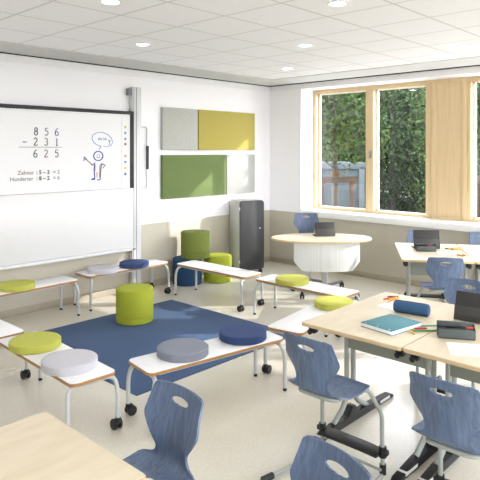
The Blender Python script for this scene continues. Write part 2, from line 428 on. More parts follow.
# ------------------------------------------------------------------ interactive board
bd = thing('interactive_board', 'long wall-hung white board with a lit display in its upper half', 'whiteboard', (0, 0, 0))
XL, XR = -4.80, -2.905
mb = MB(); mb.b2((XL-.01, -.07, 1.375), (XR, -.012, 2.39), 'darkgrey', .004); mb.b2((XL, -.07, .60), (XR, -.03, 1.38), 'alu_dk'); mb.build('housing', bd)
mb = MB()
for a, b_ in (((XL, 2.345), (XR, 2.39)), ((XR-.06, 1.385), (XR, 2.36)), ((XL, 1.385), (XL+.05, 2.36))):
    mb.b2((a[0], -.126, a[1]), (b_[0], -.07, b_[1]), 'bezel', .003)
mb.build('bezel', bd)
mb = MB(); mb.b2((XL+.05, -.12, 1.385), (XR-.06, -.07, 2.345), 'screen'); sc = mb.build('display', bd, label='lit white display showing a subtraction')
mb = MB(); mb.b2((XL, -.115, .60), (XR, -.07, 1.381), 'board', .002); mb.build('writing_surface', bd, label='blank white lower writing surface')
mb = MB(); mb.b2((XL, -.145, .565), (XR+.005, -.07, .60), 'alu', .004); mb.b2((XL, -.15, .60), (XR, -.115, .606), 'alu', .001); mb.b2((XR-.03, -.152, .575), (XR+.006, -.143, .59), 'black'); mb.build('pen_ledge', bd)
YS = -.1205
def flat(mbx, pts, w, m, closed=False):
    P = [Vector((x, YS, z)) for x, z in pts]
    if closed: P.append(P[0])
    mbx.tube([tuple(p) for p in P], w, m, 6)
mb = MB()
mb.b2((XL+.05, -.1215, 2.325), (XR-.06, -.12, 2.329), 'uigrey'); mb.b2((-3.096, -.1215, 1.385), (-3.090, -.12, 2.325), 'uigrey')
for x in (-4.62, -4.58, -4.54, -4.50, -4.39): mb.b2((x, -.1215, 2.342), (x+.02, -.12, 2.35), 'ink_gr')
mb.build('screen_lines', sc)
for (z, m) in ((2.182, 'limeseat'), (2.104, 'ink_lb'), (2.026, 'tealp'), (1.961, 'red'), (1.805, 'orange'), (1.727, 'ink_lb'), (1.649, 'yellow'), (1.571, 'bluep')):
    mb = MB(); mb.cyl((-3.038, -.12, z), (-3.038, -.122, z), .018, m, 16); mb.build('tool_icon', sc)
def text(s, x, z, size, m, name='screen_text', parent=None, y=-.1202, sx=1.0, bold=0.0, shear=0, align='CENTER'):
    cu = bpy.data.curves.new(name, 'FONT'); cu.body = s; cu.size = size; cu.align_x = align; cu.align_y = 'CENTER'; cu.extrude = .0006; cu.offset = bold; cu.shear = shear
    o = bpy.data.objects.new(name, cu); COL.objects.link(o)
    bpy.context.view_layer.update()
    me = bpy.data.meshes.new_from_object(o.evaluated_get(bpy.context.evaluated_depsgraph_get()))
    bpy.data.objects.remove(o); me.materials.clear(); me.materials.append(M[m])
    t = bpy.data.objects.new(name, me); COL.objects.link(t); t.location = (x, y, z); t.rotation_euler = (PI/2, 0, 0); t.scale = (sx, 1, 1)
    if parent: t.parent = parent
    return t
def arc(cx_, cz_, rx, rz_, a0, a1, n_=12):
    return [(cx_+rx*math.cos(R_(a0+(a1-a0)*k/n_)), cz_+rz_*math.sin(R_(a0+(a1-a0)*k/n_))) for k in range(n_+1)]
R_ = math.radians
GL = {'8': [arc(0, .24, .19, .22, 0, 360, 20), arc(0, -.24, .23, .25, 0, 360, 20)],
      '5': [[(.2, .47), (-.15, .47), (-.17, .08)], arc(-.02, -.17, .24, .30, 125, -140, 18)],
      '6': [arc(0, -.22, .22, .26, 0, 360, 20), [(.17, .47), (.0, .40), (-.14, .2), (-.215, -.05), (-.22, -.22)]],
      '2': [arc(0, .22, .21, .25, 165, -35, 12)+[(-.22, -.44), (-.22, -.47), (.22, -.47), (.24, -.33)]],
      '3': [arc(-.02, .24, .20, .22, 150, -80, 12), arc(-.02, -.22, .23, .26, 80, -150, 14)],
      '1': [[(-.14, .38), (.01, .47), (.01, -.47)], [(-.13, -.47), (.15, -.47)]], '–': [[(-.25, 0), (.25, 0)]]}
def digit(ch, x, z, h_, m):
    mb_ = MB()
    for st in GL[ch]: flat(mb_, [(x+a*h_, z+b*h_) for a, b in st], .0058, m)
    mb_.build('screen_digit', sc)
for ch, x, z, m in (('8', -4.268, 2.096, 'ink_dk'), ('5', -4.139, 2.094, 'ink_br'), ('6', -4.009, 2.094, 'ink_bl'), ('–', -4.404, 1.972, 'ink_dk'), ('2', -4.273, 1.978, 'ink_dk'), ('3', -4.144, 1.978, 'ink_br'), ('1', -4.009, 1.976, 'ink_bl'), ('6', -4.275, 1.841, 'ink_dk'), ('2', -4.146, 1.841, 'ink_br'), ('5', -4.01, 1.841, 'ink_bl')):
    digit(ch, x, z, .088, m)
mb = MB(); mb.b2((-4.472, -.1212, 1.911), (-3.944, -.12, 1.917), 'ink_gr'); mb.build('sum_line', sc)
def trow(parts, x, z, size):
    for s, m, w in parts:
        text(s, x, z, size, m, 'screen_text', sc, align='LEFT', bold=.0022 if m == 'ink_dk' else .0010); x += w
trow((('Zehner', 'ink_br', .222), (': 5 – 3', 'ink_dk', .205), ('= 2', 'ink_gr', .1)), -4.485, 1.622, .064)
trow((('Hunderter', 'ink_gr', .312), (': 8 – 2', 'ink_dk', .205), ('= 6', 'ink_gr', .1)), -4.575, 1.553, .064)
mb = MB()
flat(mb, [(-3.401, 1.93), (-3.46, 1.945), (-3.509, 1.976), (-3.535, 2.022), (-3.523, 2.068), (-3.466, 2.098), (-3.393, 2.107), (-3.305, 2.08), (-3.25, 2.032), (-3.233, 1.985), (-3.253, 1.942), (-3.305, 1.923), (-3.371, 1.93)], .0045, 'ink_lb')
mb.build('speech_bubble', sc)
text('bla bla', -3.385, 2.022, .05, 'ink_lb', 'scribble', sc, shear=.2, bold=.0008)
mb = MB()
flat(mb, [(-3.30, 2.01), (-3.29, 1.99), (-3.275, 2.012), (-3.278, 1.955), (-3.295, 1.945)], .0045, 'ink_lb'); mb.build('scribble', sc)
mb = MB(); flat(mb, [(-3.405, 1.925), (-3.433, 1.89)], .005, 'ink_lb'); mb.build('speech_tail', sc)
mb = MB()
flat(mb, [(-3.444+.066*math.cos(a*PI/10), 1.808+.058*math.sin(a*PI/10)) for a in range(20)], .0072, 'ink_blue', True)
flat(mb, [(-3.47, 1.80), (-3.455, 1.785), (-3.435, 1.785), (-3.42, 1.80)], .004, 'ink_blue'); flat(mb, [(-3.46, 1.825), (-3.455, 1.812)], .004, 'ink_blue'); flat(mb, [(-3.432, 1.828), (-3.43, 1.812)], .004, 'ink_blue')
for p in ([(-3.499, 1.715), (-3.505, 1.62), (-3.493, 1.528)], [(-3.494, 1.53), (-3.52, 1.528), (-3.551, 1.516), (-3.494, 1.518)], [(-3.459, 1.511), (-3.43, 1.508), (-3.408, 1.528)],
          [(-3.49, 1.721), (-3.533, 1.697), (-3.617, 1.772), (-3.649, 1.752), (-3.642, 1.80), (-3.617, 1.772)], [(-3.399, 1.713), (-3.41, 1.62), (-3.418, 1.532)], [(-3.399, 1.713), (-3.343, 1.689), (-3.376, 1.659)]):
    flat(mb, p, .0072, 'ink_blue')
for p in ([(-3.523, 1.69), (-3.60, 1.752)], [(-3.422, 1.70), (-3.43, 1.54)], [(-3.355, 1.68), (-3.38, 1.65)], [(-3.462, 1.608), (-3.462, 1.54)], [(-3.488, 1.70), (-3.49, 1.62)]):
    flat(mb, p, .0065, 'ink_y')
mb.build('drawn_figure', sc)

pc = thing('lifting_column', 'tall aluminium lifting column fixed to the wall right of the display', 'column', (0, 0, 0))
mb = MB(); mb.b2((-2.885, -.10, 0), (-2.765, 0, 2.72), 'alu', .006); mb.b2((-2.850, -.104, .02), (-2.842, -.098, 2.715), 'alu_dk'); mb.b2((-2.90, -.085, .0), (-2.885, -.02, 2.72), 'alu'); mb.build('profile', pc)
mb = MB(); mb.b2((-2.95, -.07, 2.61), (-2.885, -.01, 2.70), 'alu_dk', .004); mb.build('pulley_bracket', pc)
pr = thing('wall_rail', 'slim grey wire bracket with black grip, right of the aluminium column', 'bracket', (0, 0, 0))
mb = MB(); mb.tube([(-2.765, -.03, 2.20), (-2.617, -.03, 2.20), (-2.617, -.03, 1.362), (-2.765, -.03, 1.362)], .011, 'alu', 10, .04); mb.build('loop', pr)
mb = MB(); mb.box((-2.617, -.04, 1.78), (.034, .03, .32), 'black', .006); mb.build('grip', pr)

# ------------------------------------------------------------------ acoustic panels
for nm, x0, x1, z0, z1, m, lab in (('acoustic_panel', -2.363, -1.705, 1.885, 2.485, 'p_grey', 'pale grey fabric wall panel, upper left of the four'),
        ('acoustic_panel', -1.685, -.438, 1.885, 2.485, 'p_mustard', 'wide mustard yellow fabric wall panel, upper right of the four'),
        ('acoustic_panel', -2.363, -1.115, 1.195, 1.812, 'p_green', 'wide moss green fabric wall panel, lower left of the four'),
        ('acoustic_panel', -1.095, -.438, 1.195, 1.812, 'p_light', 'small off-white fabric wall panel behind the cabinet top')):
    mb = MB(); mb.b2((x0, -.06, z0), (x1, -.002, z1), m, .008); mb.build(nm, label=lab, cat='wall panel')

# ------------------------------------------------------------------ benches
BZ = .405
def make_bench():
    t = thing('bench', 'x', 'bench')
    L, W = 1.2, .335
    mb = MB(); mb.prism(rrect(L, W, .045), BZ-.024, BZ-.004, 'ply', .003); mb.build('plywood_board', t)
    mb = MB(); mb.prism(rrect(L-.006, W-.006, .043), BZ-.004, BZ, 'lam', .001); mb.build('laminate_top', t)
    mb = MB()
    for s in (-1, 1): mb.b2((-L/2+.1, s*.11-.012, BZ-.048), (L/2-.1, s*.11+.012, BZ-.024), 'tube', .003)
    mb.build('under_frame', t)
    for ex in (-1, 1):
        for s in (-1, 1):
            cast = ex < 0
            zb = .055 if cast else .012
            mb = MB(); X = ex*(L/2-.02); Y = s*.182
            mb.tube([(X-ex*.03, 0, BZ-.038), (X-ex*.03, s*.165, BZ-.038), (X, Y, BZ-.13), (X, Y, zb)], .0152, 'tube', 12, .07)
            mb.build('leg', t)
            lg = t.children[-1]
            if cast:
                mb = MB()
                mb.cyl((X-ex*.0, Y, .085), (X, Y, .05), .018, 'black', 14); mb.box((X+.02, Y, .045), (.05, .026, .035), 'black', .008)
                mb.build('caster_fork', lg)
                for q in (-1, 1):
                    mb = MB(); mb.lathe([(.004, -.011), (.031, -.011), (.036, -.006), (.036, .006), (.031, .011), (.004, .011)], 'black', 24, T=Matrix.Translation((X+.02, Y+q*.020, .036)) @ Matrix.Rotation(PI/2, 4, 'X'))
                    mb.build('wheel', lg)
            else:
                mb = MB(); mb.cyl((X, Y, 0), (X, Y, .022), .0155, 'black', 14); mb.build('foot_cap', lg)
    return t
bench = make_bench()
BG = 'white benches set in a circle round the blue carpet'
bench['group'] = BG
R = math.radians
BS = [(-4.487, -3.235, R(-9.2), 'white bench at front carrying the grey and the navy seat pad'),
      (-2.41, -1.19, R(91), 'empty white bench in front of the corner poufs'),
      (-2.375, -2.53, R(90), 'white bench in front of the round table with one lime pad'),
      (-3.19, -3.265, R(9.1), 'white bench half under the front wooden desk, one lime pad on it'),
      (-5.36, -2.50, R(87.6), 'white bench at left with a lime and a pale grey pad'),
      (-5.405, -1.25, R(90), 'white bench cut by the left edge, behind the lime and grey pads'),
      (-4.55, -.365, R(2), 'white bench under the board at left with a lime pad'),
      (-3.18, -.285, R(-1), 'white bench under the board with a pale grey and a navy pad')]
casterneg = [True, True, False, True, True, True, False, False]   # caster end at local -x
# orientation so that the wheeled end lies as in the room
ROT = [0, 0, 0, 0, 0, 0, 0, PI]
for i, (x, y, a, lab) in enumerate(BS):
    o = bench if i == 0 else copy_tree(bench)
    o.location = (x, y, .008 if False else 0); o.rotation_euler = (0, 0, a+ROT[i]); o['label'] = lab
# ------------------------------------------------------------------ seat pads
def pad(x, y, m, lab, z=BZ, i=[0]):
    mb = MB(); r = .186; h = .056
    mb.lathe([(.001, 0), (r-.004, 0), (r, .004), (r, h-.005), (r-.006, h), (r-.03, h+.001), (.001, h+.001)], m, 64)
    return mb.build('seat_pad', loc=(x, y, z), label=lab, cat='cushion', group='round felt seat pads on the benches')
pad(-4.71, -3.18, 'greyfab', 'round blue-grey felt seat pad on the front bench')
pad(-4.155, -3.255, 'navy', 'round navy felt seat pad on the front bench')
pad(-5.365, -2.255, 'limeseat', 'round lime pad on the left bench beside a pale grey pad')
pad(-5.395, -2.80, 'lilac', 'pale grey round pad at the near end of the left bench, beside a lime pad')
pad(-2.40, -2.37, 'limeseat', 'round lime pad on the bench before the round table')
pad(-2.90, -3.26, 'limeseat', 'round lime pad beside the corner of the front wooden desk')
pad(-4.63, -.40, 'limeseat', 'round lime pad on the bench under the board, at the left edge')
pad(-3.52, -.34, 'lilac', 'pale grey round pad on the bench under the board')
pad(-3.06, -.345, 'navy', 'round navy pad on the bench under the board')

# ------------------------------------------------------------------ poufs
def pouf(x, y, m, lab, z=0, name='pouf'):
    t = thing(name, lab, 'pouf', (x, y, z), group='round fabric poufs')
    mb = MB(); r = .203
    mb.lathe([(.001, .004), (r-.006, .004), (r-.001, .01), (r-.001, .072), (r-.006, .076)], m, 64); mb.build('plinth', t)
    mb = MB(); mb.lathe([(.001, .07), (r-.006, .076), (r, .08), (r, .352), (r-.003, .361), (r-.012, .368), (r-.05, .371), (.001, .372)], m, 64); mb.build('cover', t)
    mb = MB(); mb.lathe([(.05, 0), (r-.03, 0), (r-.03, .006), (.05, .006)], 'black', 32); mb.build('glide_ring', t)
    return t
pouf(-3.655, -1.165, 'lime', 'single lime pouf standing alone on the blue carpet', .008)
pouf(-2.065, -.235, 'teal', 'petrol blue pouf against the wall, under the olive pouf')
pouf(-1.64, -.41, 'lime', 'lime pouf in the corner stack, between olive pouf and cabinet')
pouf(-2.005, -.335, 'olive', 'olive green pouf stacked on top of two others', .373)

# ------------------------------------------------------------------ cabinet
cb = thing('locker_cabinet', 'tall light grey steel cabinet with rounded anthracite door by the corner', 'cabinet', (-.911, -.305, 0), R(-46.7+22))
# local: x = width (viewer right), -y = front
def zplane(w, h, r, y0, y1, m, cz, bev=.003):
    b = MB(); T = Matrix.Translation((0, 0, cz)) @ Matrix.Rotation(PI/2, 4, 'X')
    b.prism(rrect(w, h, r, 6), -y1, -y0, m, bev, T); return b
zplane(.40, 1.05, .05, -.20, .22, 'cabside', .595, .006).build('body', cb)
zplane(.40, 1.05, .05, -.222, -.203, 'door', .595, .004).build('door', cb)
dr = cb.children[-1]
mb = MB(); mb.cyl((.125, -.222, .70), (.125, -.24, .70), .013, 'alu', 16); mb.build('lock_knob', dr)
for z in (1.0, .20):
    mb = MB(); mb.box((-.202, -.212, z), (.012, .02, .04), 'alu', .002); mb.build('hinge', cb)
for sx in (-1, 1):
    for sy in (-1, 1):
        mb = MB(); mb.cyl((sx*.16, sy*.17, .093), (sx*.16, sy*.17, .05), .02, 'black')
        mb.lathe([(.004, -.012), (.03, -.012), (.035, 0), (.03, .012), (.004, .012)], 'black', 24, T=Matrix.Translation((sx*.16, sy*.17, .035)) @ Matrix.Rotation(PI/2, 4, 'X'))
        mb.build('caster', cb)

# ------------------------------------------------------------------ desks
TZ = .76
def make_desk():                     # local x = long side, y = short side .71
    t = thing('school_desk', 'x', 'desk', group='maple topped school desks')
    L, W = 1.10, .708
    mb = MB(); mb.prism(rrect(L, W, .02, 4), TZ-.024, TZ-.001, 'deskedge', .003); mb.build('edge_core', t)
    mb = MB(); mb.prism(rrect(L-.006, W-.006, .018, 4), TZ-.001, TZ, 'desk'); mb.build('table_top', t)
    mb = MB(); mb.b2((-.175, -W/2, TZ-.235), (-.155, .25, TZ-.024), 'rail', .004); mb.b2((.05, -W/2+.05, TZ-.09), (.08, W/2-.05, TZ-.024), 'rail', .004)
    for s in (.25, -.335): mb.b2((-.46, s-.015, TZ-.05), (.46, s+.015, TZ-.024), 'rail', .003)
    mb.build('rail', t)
    for s in (-1, 1):
        Y = .25 if s > 0 else -.335
        mb = MB()
        mb.tube([(-.165, Y, TZ-.024), (-.165, Y, .15), (-.33, Y, .05)], .018, 'greytube', 14, .13, sx=1.0)
        mb.tube([(-.085, Y, TZ-.024), (-.085, Y, .15), (.09, Y, .05)], .018, 'greytube', 14, .13, sx=1.0)
        mb.build('leg', t)
        mb = MB()
        mb.prism([(-.50, 0), (-.475, .022), (-.25, .05), (-.08, .052), (-.03, .11), (0, .11), (.05, .052), (.22, .05), (.50, .034), (.53, .02), (.54, 0)], -.028, .028, 'black', .005,
                 T=Matrix.Translation((-.095, Y, .004)) @ Matrix.Rotation(PI/2, 4, 'X'))
        mb.build('foot_beam', t)
        ft = t.children[-1]
        for a, c in ((.24, .38), (-.51, -.36)):
            mb = MB(); mb.b2((a, Y-.0295, .014), (c, Y+.0295, .036), 'alu', .003); mb.build('inlay', ft)
        for sx in (-1, 1):
            mb = MB(); mb.box((sx*.47, s*.31, TZ-.05), (.05, .05, .06), 'black', .012); mb.cyl((sx*.47, s*.31, TZ-.06), (sx*.47+sx*.045, s*.31, TZ-.065), .017, 'black', 14); mb.build('bag_hook', t)
    return t
desk = make_desk()
DS = [(-3.91, -4.407, 0, 'wooden desk holding the teal notebook and the blue pencil roll'),
      (-3.91, -5.12, 0, 'wooden desk at the right edge with open grey pencil case and tablet'),
      (-6.775, -4.39, 0, 'wooden desk corner filling the bottom left of the view'),
      (-6.775, -5.103, 0, 'wooden desk at bottom left, the part nearest the viewer beyond the seam')]
va = R(32.1); vx, vy = math.cos(va), math.sin(va); ux, uy = math.sin(va), -math.cos(va)
def fd(u, v): return (-2.03+ux*u+vx*v, -3.50+uy*u+vy*v)
p0 = fd(.355, .55); p1 = fd(1.068, .55)
DS += [(p0[0], p0[1], va, 'wooden desk by the windows with a tablet and an open grey pencil case'), (p1[0], p1[1], va, 'wooden desk by the windows cut by the right edge')]
for i, (x, y, a, lab) in enumerate(DS):
    o = desk if i == 0 else copy_tree(desk)
    o.location = (x, y, 0); o.rotation_euler = (0, 0, a); o['label'] = lab

# ------------------------------------------------------------------ chairs (local +x = front)
def crom(P, n):
    out = []
    for i in range(len(P)-1):
        p0_ = P[max(i-1, 0)]; p1_ = P[i]; p2 = P[i+1]; p3 = P[min(i+2, len(P)-1)]
        for k in range(n):
            t = k/n
            out.append(tuple(.5*((2*p1_[j])+(-p0_[j]+p2[j])*t+(2*p0_[j]-5*p1_[j]+4*p2[j]-p3[j])*t*t+(-p0_[j]+3*p1_[j]-3*p2[j]+p3[j])*t**3) for j in range(len(p1_))))
    out.append(P[-1]); return out
def shell_mesh(par, dz=0):
    # x, z, half width, side curl amount, curl direction mix (0 forward, 1 up)
    prof = [(-.232, .868, .128, .020, 0), (-.230, .862, .150, .022, 0), (-.227, .850, .160, .024, 0), (-.220, .81, .166, .036, 0), (-.212, .775, .173, .042, 0), (-.202, .735, .178, .045, 0),
            (-.192, .69, .152, .040, 0), (-.186, .65, .120, .032, 0), (-.184, .615, .104, .022, .1), (-.178, .582, .118, .020, .3), (-.160, .558, .162, .018, .7), (-.13, .543, .186, .018, 1),
            (-.08, .532, .194, .016, 1), (0, .530, .196, .012, 1), (.07, .536, .192, .006, 1), (.13, .540, .180, 0, 1), (.165, .537, .166, -.004, 1), (.185, .528, .140, -.004, 1)]
    P = crom(prof, 5)
    nu = 36; b = bmesh.new(); grid = []
    arc = 0; arcs = []
    for i, p in enumerate(P):
        if i: arc += math.hypot(p[0]-P[i-1][0], p[1]-P[i-1][1])
        arcs.append(arc)
    for i, (x, z, w, c, mx) in enumerate(P):
        row = []
        for k in range(nu+1):
            u = -1+2*k/nu
            cc = c*abs(u)**2.2
            row.append(b.verts.new((x+cc*(1-mx), u*w, z+cc*mx+dz)))
        grid.append(row)
    hole = .060; ha, hb = .056, .0175
    kill = []
    for i in range(len(P)-1):
        for k in range(nu):
            f = b.faces.new((grid[i][k], grid[i][k+1], grid[i+1][k+1], grid[i+1][k]))
            s = (arcs[i]+arcs[i+1])/2-hole; y = (grid[i][k].co.y+grid[i][k+1].co.y)/2
            if (y/ha)**2+(s/hb)**2 < 1: kill.append(f)
    bmesh.ops.delete(b, geom=kill, context='FACES')
    for i in range(1, len(P)-1):
        for v in grid[i]:
            if v.is_valid and v.is_boundary and abs(v.co.y) < .075 and arcs[i] < .1:
                s = arcs[i]-hole; y = v.co.y
                r = math.sqrt((y/ha)**2+(s/hb)**2)
                if r > .05:
                    v.co.y = y/r; v.co.z -= (s/r-s)
    bmesh.ops.recalc_face_normals(b, faces=b.faces)
    bmesh.ops.solidify(b, geom=b.faces[:], thickness=.009)
    mb = MB(); mb.bm(b, 'blue'); return mb.build('seat_shell', par, ang=50)
def make_chair():
    t = thing('school_chair', 'x', 'chair', group='blue stained school chairs')
    shell_mesh(t)
    for s in (-1, 1):
        mb = MB()
        mb.tube([(-.11, s*.09, .524), (.08, s*.115, .519), (.160, s*.160, .520), (.232, s*.205, .37), (.238, s*.208, .02), (.10, s*.215, .02), (-.20, s*.25, .02)], .0125, 'greytube', 12, .035)
        mb.build('leg', t)
        lg = t.children[-1]
        for a, c in (((-.195, s*.2495, .02), (-.27, s*.258, .022)), ((.238, s*.208, .028), (.238, s*.208, .085))):
            mb = MB(); mb.cyl(a, c, .019, 'black', 14); mb.build('foot_cap', lg)
        mb = MB(); mb.cyl((.237, s*.208, .125), (.237, s*.208, .185), .022, 'black', 14); mb.box((.237, s*.229, .155), (.034, .024, .03), 'black', .006); mb.build('clamp', t)
    mb = MB(); mb.tube([(-.09, -.12, .524), (-.142, -.10, .536), (-.142, .10, .536), (-.09, .12, .524)], .012, 'greytube', 10, .05); mb.b2((-.06, -.12, .508), (.0, .12, .520), 'greytube', .003); mb.build('seat_support', t)
    mb = MB(); mb.prism([(-.05, -.2), (.045, -.2), (.055, -.1), (.055, .1), (.045, .2), (-.05, .2), (-.045, .1), (-.045, -.1)], .135, .157, 'black', .004, T=Matrix.Translation((.225, 0, 0))); mb.build('footrest', t)
    mb = MB(); mb.cyl((.215, -.21, .06), (.215, .21, .06), .008, 'greytube', 10); mb.build('crossbar', t)
    for y in (-.07, .07):
        mb = MB(); mb.cyl((-.05, y, .528), (-.05, y, .541), .008, 'alu_dk', 10); mb.build('screw_cap', t)
    return t
chair = make_chair()
CH = [(-4.738, -4.462, 0, 'blue chair in the front row facing the teal notebook'),
      (-4.785, -5.238, 0, 'blue chair at lower right with its back to the viewer, at the right-hand desk'),
      (-6.06, -4.468, PI-R(2), 'blue chair at lower left, seat tucked toward the bottom-left desk'),
      (-6.03, -5.20, PI-R(12), 'blue chair back cut by the bottom edge, nearest the viewer'),
      (-3.19, -4.56, PI, 'blue chair on the far side of the front desks, behind the dark tablet')]
q = fd(.365, -.21); CH.append((q[0], q[1], va, 'blue chair at the window desk, back turned to the viewer'))
q = fd(.35, 1.27); CH.append((q[0], q[1], va+PI, 'blue chair behind the tablet on the window desk'))
q = fd(1.09, 1.24); CH.append((q[0], q[1], va+PI, 'blue chair by the window wall at the right edge'))
for i, (x, y, a, lab) in enumerate(CH):
    o = chair if i == 0 else copy_tree(chair)
    o.location = (x, y, 0); o.rotation_euler = (0, 0, a); o['label'] = lab

# ------------------------------------------------------------------ teacher's chair
tcx, tcy = -.98-.728*.2, -1.50-.686*.2
tch = thing('swivel_chair', 'blue swivel chair behind the round table near the corner', 'chair', (tcx, tcy, 0), R(180+43))
shell_mesh(tch, .135)
mb = MB(); mb.cyl((0, 0, .12), (0, 0, .40), .028, 'alu'); mb.cyl((0, 0, .38), (0, 0, .64), .019, 'black'); mb.build('column', tch)
mb = MB(); mb.box((0, 0, .645), (.22, .2, .03), 'black', .008); mb.build('mechanism', tch)
for k in range(5):
    a = 2*PI*k/5+R(20); ca, sa = math.cos(a), math.sin(a)
    mb = MB(); mb.tube([(0, 0, .115), (.14*ca, .14*sa, .105), (.27*ca, .27*sa, .075)], .024, 'alu_dk', 10, r2=.015); mb.build('base_arm', tch)
    mb = MB()
    for q_ in (-1, 1):
        T = Matrix.Translation((.27*ca-q_*.014*sa, .27*sa+q_*.014*ca, .028)) @ Matrix.Rotation(a, 4, 'Z') @ Matrix.Rotation(PI/2, 4, 'X')
        mb.lathe([(.004, -.009), (.024, -.009), (.028, 0), (.024, .009), (.004, .009)], 'black', 20, T=T)
    mb.cyl((.27*ca, .27*sa, .028), (.27*ca, .27*sa, .07), .01, 'black'); mb.build('caster', tch)

# ------------------------------------------------------------------ teacher's oval table (local x along long axis, -y toward viewer)
ot = thing('oval_table', 'oval maple topped table with perforated pale front panel on castors', 'table', (-1.255, -1.955, 0), R(-46.7))
def ell(a, b, n=72): return [(a*math.cos(2*PI*k/n), b*math.sin(2*PI*k/n)) for k in range(n)]
mb = MB(); mb.prism(ell(.655, .40), .715, .739, 'deskedge', .006); mb.build('edge_core', ot)
mb = MB(); mb.prism(ell(.652, .397), .739, .741, 'desk'); mb.build('table_top', ot)
n = 24; vs = []; prof = []
for k in range(n+1):
    x = -.42+.84*k/n; e = .42-abs(x); zb = .355 + (max(0, .10-e)*1.1)
    yy = -.34+.25*(x/.42)**2*.5
    prof.append((x+.04, yy, zb))
vs = []; fs = []
for x, y, z in prof:
    vs += [(x, y, z), (x, y, .713), (x, y+.012, z), (x, y+.012, .713)]
for k in range(n):
    a = 4*k; b_ = 4*k+4
    fs += [[a, a+1, b_+1, b_], [a+2, b_+2, b_+3, a+3], [a, b_, b_+2, a+2], [a+1, a+3, b_+3, b_+1]]
fs += [[0, 2, 3, 1], [4*n, 4*n+1, 4*n+3, 4*n+2]]
mb = MB(); mb.add(vs, fs, 'perf'); mb.build('modesty_panel', ot)
mb = MB(); mb.box((.045, -.0, .40), (.075, .06, .62), 'cabside', .01); mb.box((.045, 0, .70), (.5, .12, .03), 'rail', .004); mb.build('column', ot)
for (x, y) in ((-.28, -.26), (.42, -.24), (.33, .36), (-.26, .36)):
    mb = MB(); mb.tube([(.045, 0, .10), (x*.55, y*.5, .095), (x, y, .085)], .026, 'alu_dk', 10, r2=.018); mb.build('base_arm', ot)
    mb = MB(); mb.cyl((x, y, .035), (x, y, .09), .014, 'black')
    for q_ in (-1, 1): mb.lathe([(.004, -.010), (.030, -.010), (.035, 0), (.030, .010), (.004, .010)], 'darkgrey', 22, T=Matrix.Translation((x+q_*.017, y, .035)) @ Matrix.Rotation(PI/2, 4, 'Y'))
    mb.build('caster', ot)

# ------------------------------------------------------------------ tablets (local: back of cover faces -y)
def tablet(loc, rz, lab, w=.29, h=.205, lean=16):
    t = thing('tablet_computer', lab, 'tablet', loc, rz, group='dark tablets on folded stands')
    Tm = Matrix.Translation((0, 0, .004)) @ Matrix.Rotation(R(lean), 4, 'X')
    mb = MB(); mb.box((0, 0, h/2), (w, .009, h), 'tabdark', .003, T=Tm); mb.build('cover', t)
    mb = MB(); mb.box((0, .0055, h/2), (w-.016, .002, h-.016), 'screenoff', .0008, T=Tm); mb.build('screen', t)
    # folding stand flap: hinged at mid height, foot toward -y
    T2 = Matrix.Translation((0, -.006-math.sin(R(lean))*h*.52, .004+math.cos(R(lean))*h*.52)) @ Matrix.Rotation(R(-12), 4, 'X')
    mb = MB(); mb.box((0, -.004, -h*.26), (w, .006, h*.505), 'tablight', .002, T=T2); mb.build('stand_flap', t)
    mb = MB(); mb.box((0, .10, .004), (w, .17, .008), 'tabdark', .003); mb.build('keyboard', t)
    return t
tablet((-1.165, -1.955, .741), R(-46.7+6), 'dark tablet standing on the oval table', .27, .185, -14)
tablet((-1.273, -3.415, TZ), R(-46.7-6), 'dark tablet on the window desk behind the open pencil case', .29, .21, -10)
tablet((-3.72, -4.90, TZ), R(-86), 'dark tablet at the right edge, beside the open grey pencil case', .29, .188, -20)

# ------------------------------------------------------------------ desk items
t = thing('notebook', 'teal covered notebook lying on the front wooden desk', 'book', (-4.145, -4.53, TZ), R(-9))
mb = MB(); mb.box((0, 0, .014), (.295, .235, .022), 'paper', .001); mb.build('pages', t)
mb = MB(); mb.box((.0, 0, .0265), (.302, .242, .003), 'bookteal', .001); mb.box((.0, 0, .0015), (.302, .242, .003), 'bookteal', .001); mb.build('cover', t)
mb = MB()
for k in range(3): mb.cyl((-.135, -.09+.09*k, .028), (-.135, -.09+.09*k, .0285), .004, 'white', 12)
mb.build('eyelets', t)
t = thing('pencil_roll', 'denim blue cylindrical pencil case on the front desk', 'pencil case', (-3.80, -4.495, TZ), R(-80))
mb = MB(); mb.lathe([(.001, -.118), (.033, -.118), (.040, -.112), (.041, -.10), (.041, .10), (.040, .112), (.033, .118), (.001, .118)], 'casefab', 32, T=Matrix.Translation((0, 0, .041)) @ Matrix.Rotation(PI/2, 4, 'Y')); mb.build('case_body', t)
mb = MB(); mb.box((0, 0, .083), (.19, .006, .003), 'darkgrey', .001); mb.build('zip', t)
def open_case(loc, rz, lab):
    t = thing('open_pencil_case', lab, 'pencil case', loc, rz, group='open grey pencil cases')
    mb = MB(); mb.prism([(-.035, 0), (.035, 0), (.045, .012), (.040, .085), (.034, .085), (.026, .045), (-.030, .045), (-.036, .058), (-.042, .058), (-.046, .012)], -.105, .105, 'casegrey', .004, T=Matrix.Rotation(PI/2, 4, 'Z') @ Matrix.Rotation(PI/2, 4, 'X')); mb.build('case_body', t)
    mb = MB(); mb.box((0, -.005, .052), (.19, .05, .018), 'black', .006); mb.build('lining', t)
    mb = MB(); mb.cyl((-.06, -.006, .068), (.03, .002, .072), .007, 'darkgrey'); mb.build('marker', t)
    return t
c1 = open_case((-4.075, -4.915, TZ), R(-60), 'open grey pencil case with pens, next to the teal notebook')
c2 = open_case((-1.40, -3.46, TZ), R(-50), 'open dark pencil case in front of the tablet on the window desk')
PG = 'coloured pencils lying on the desks'
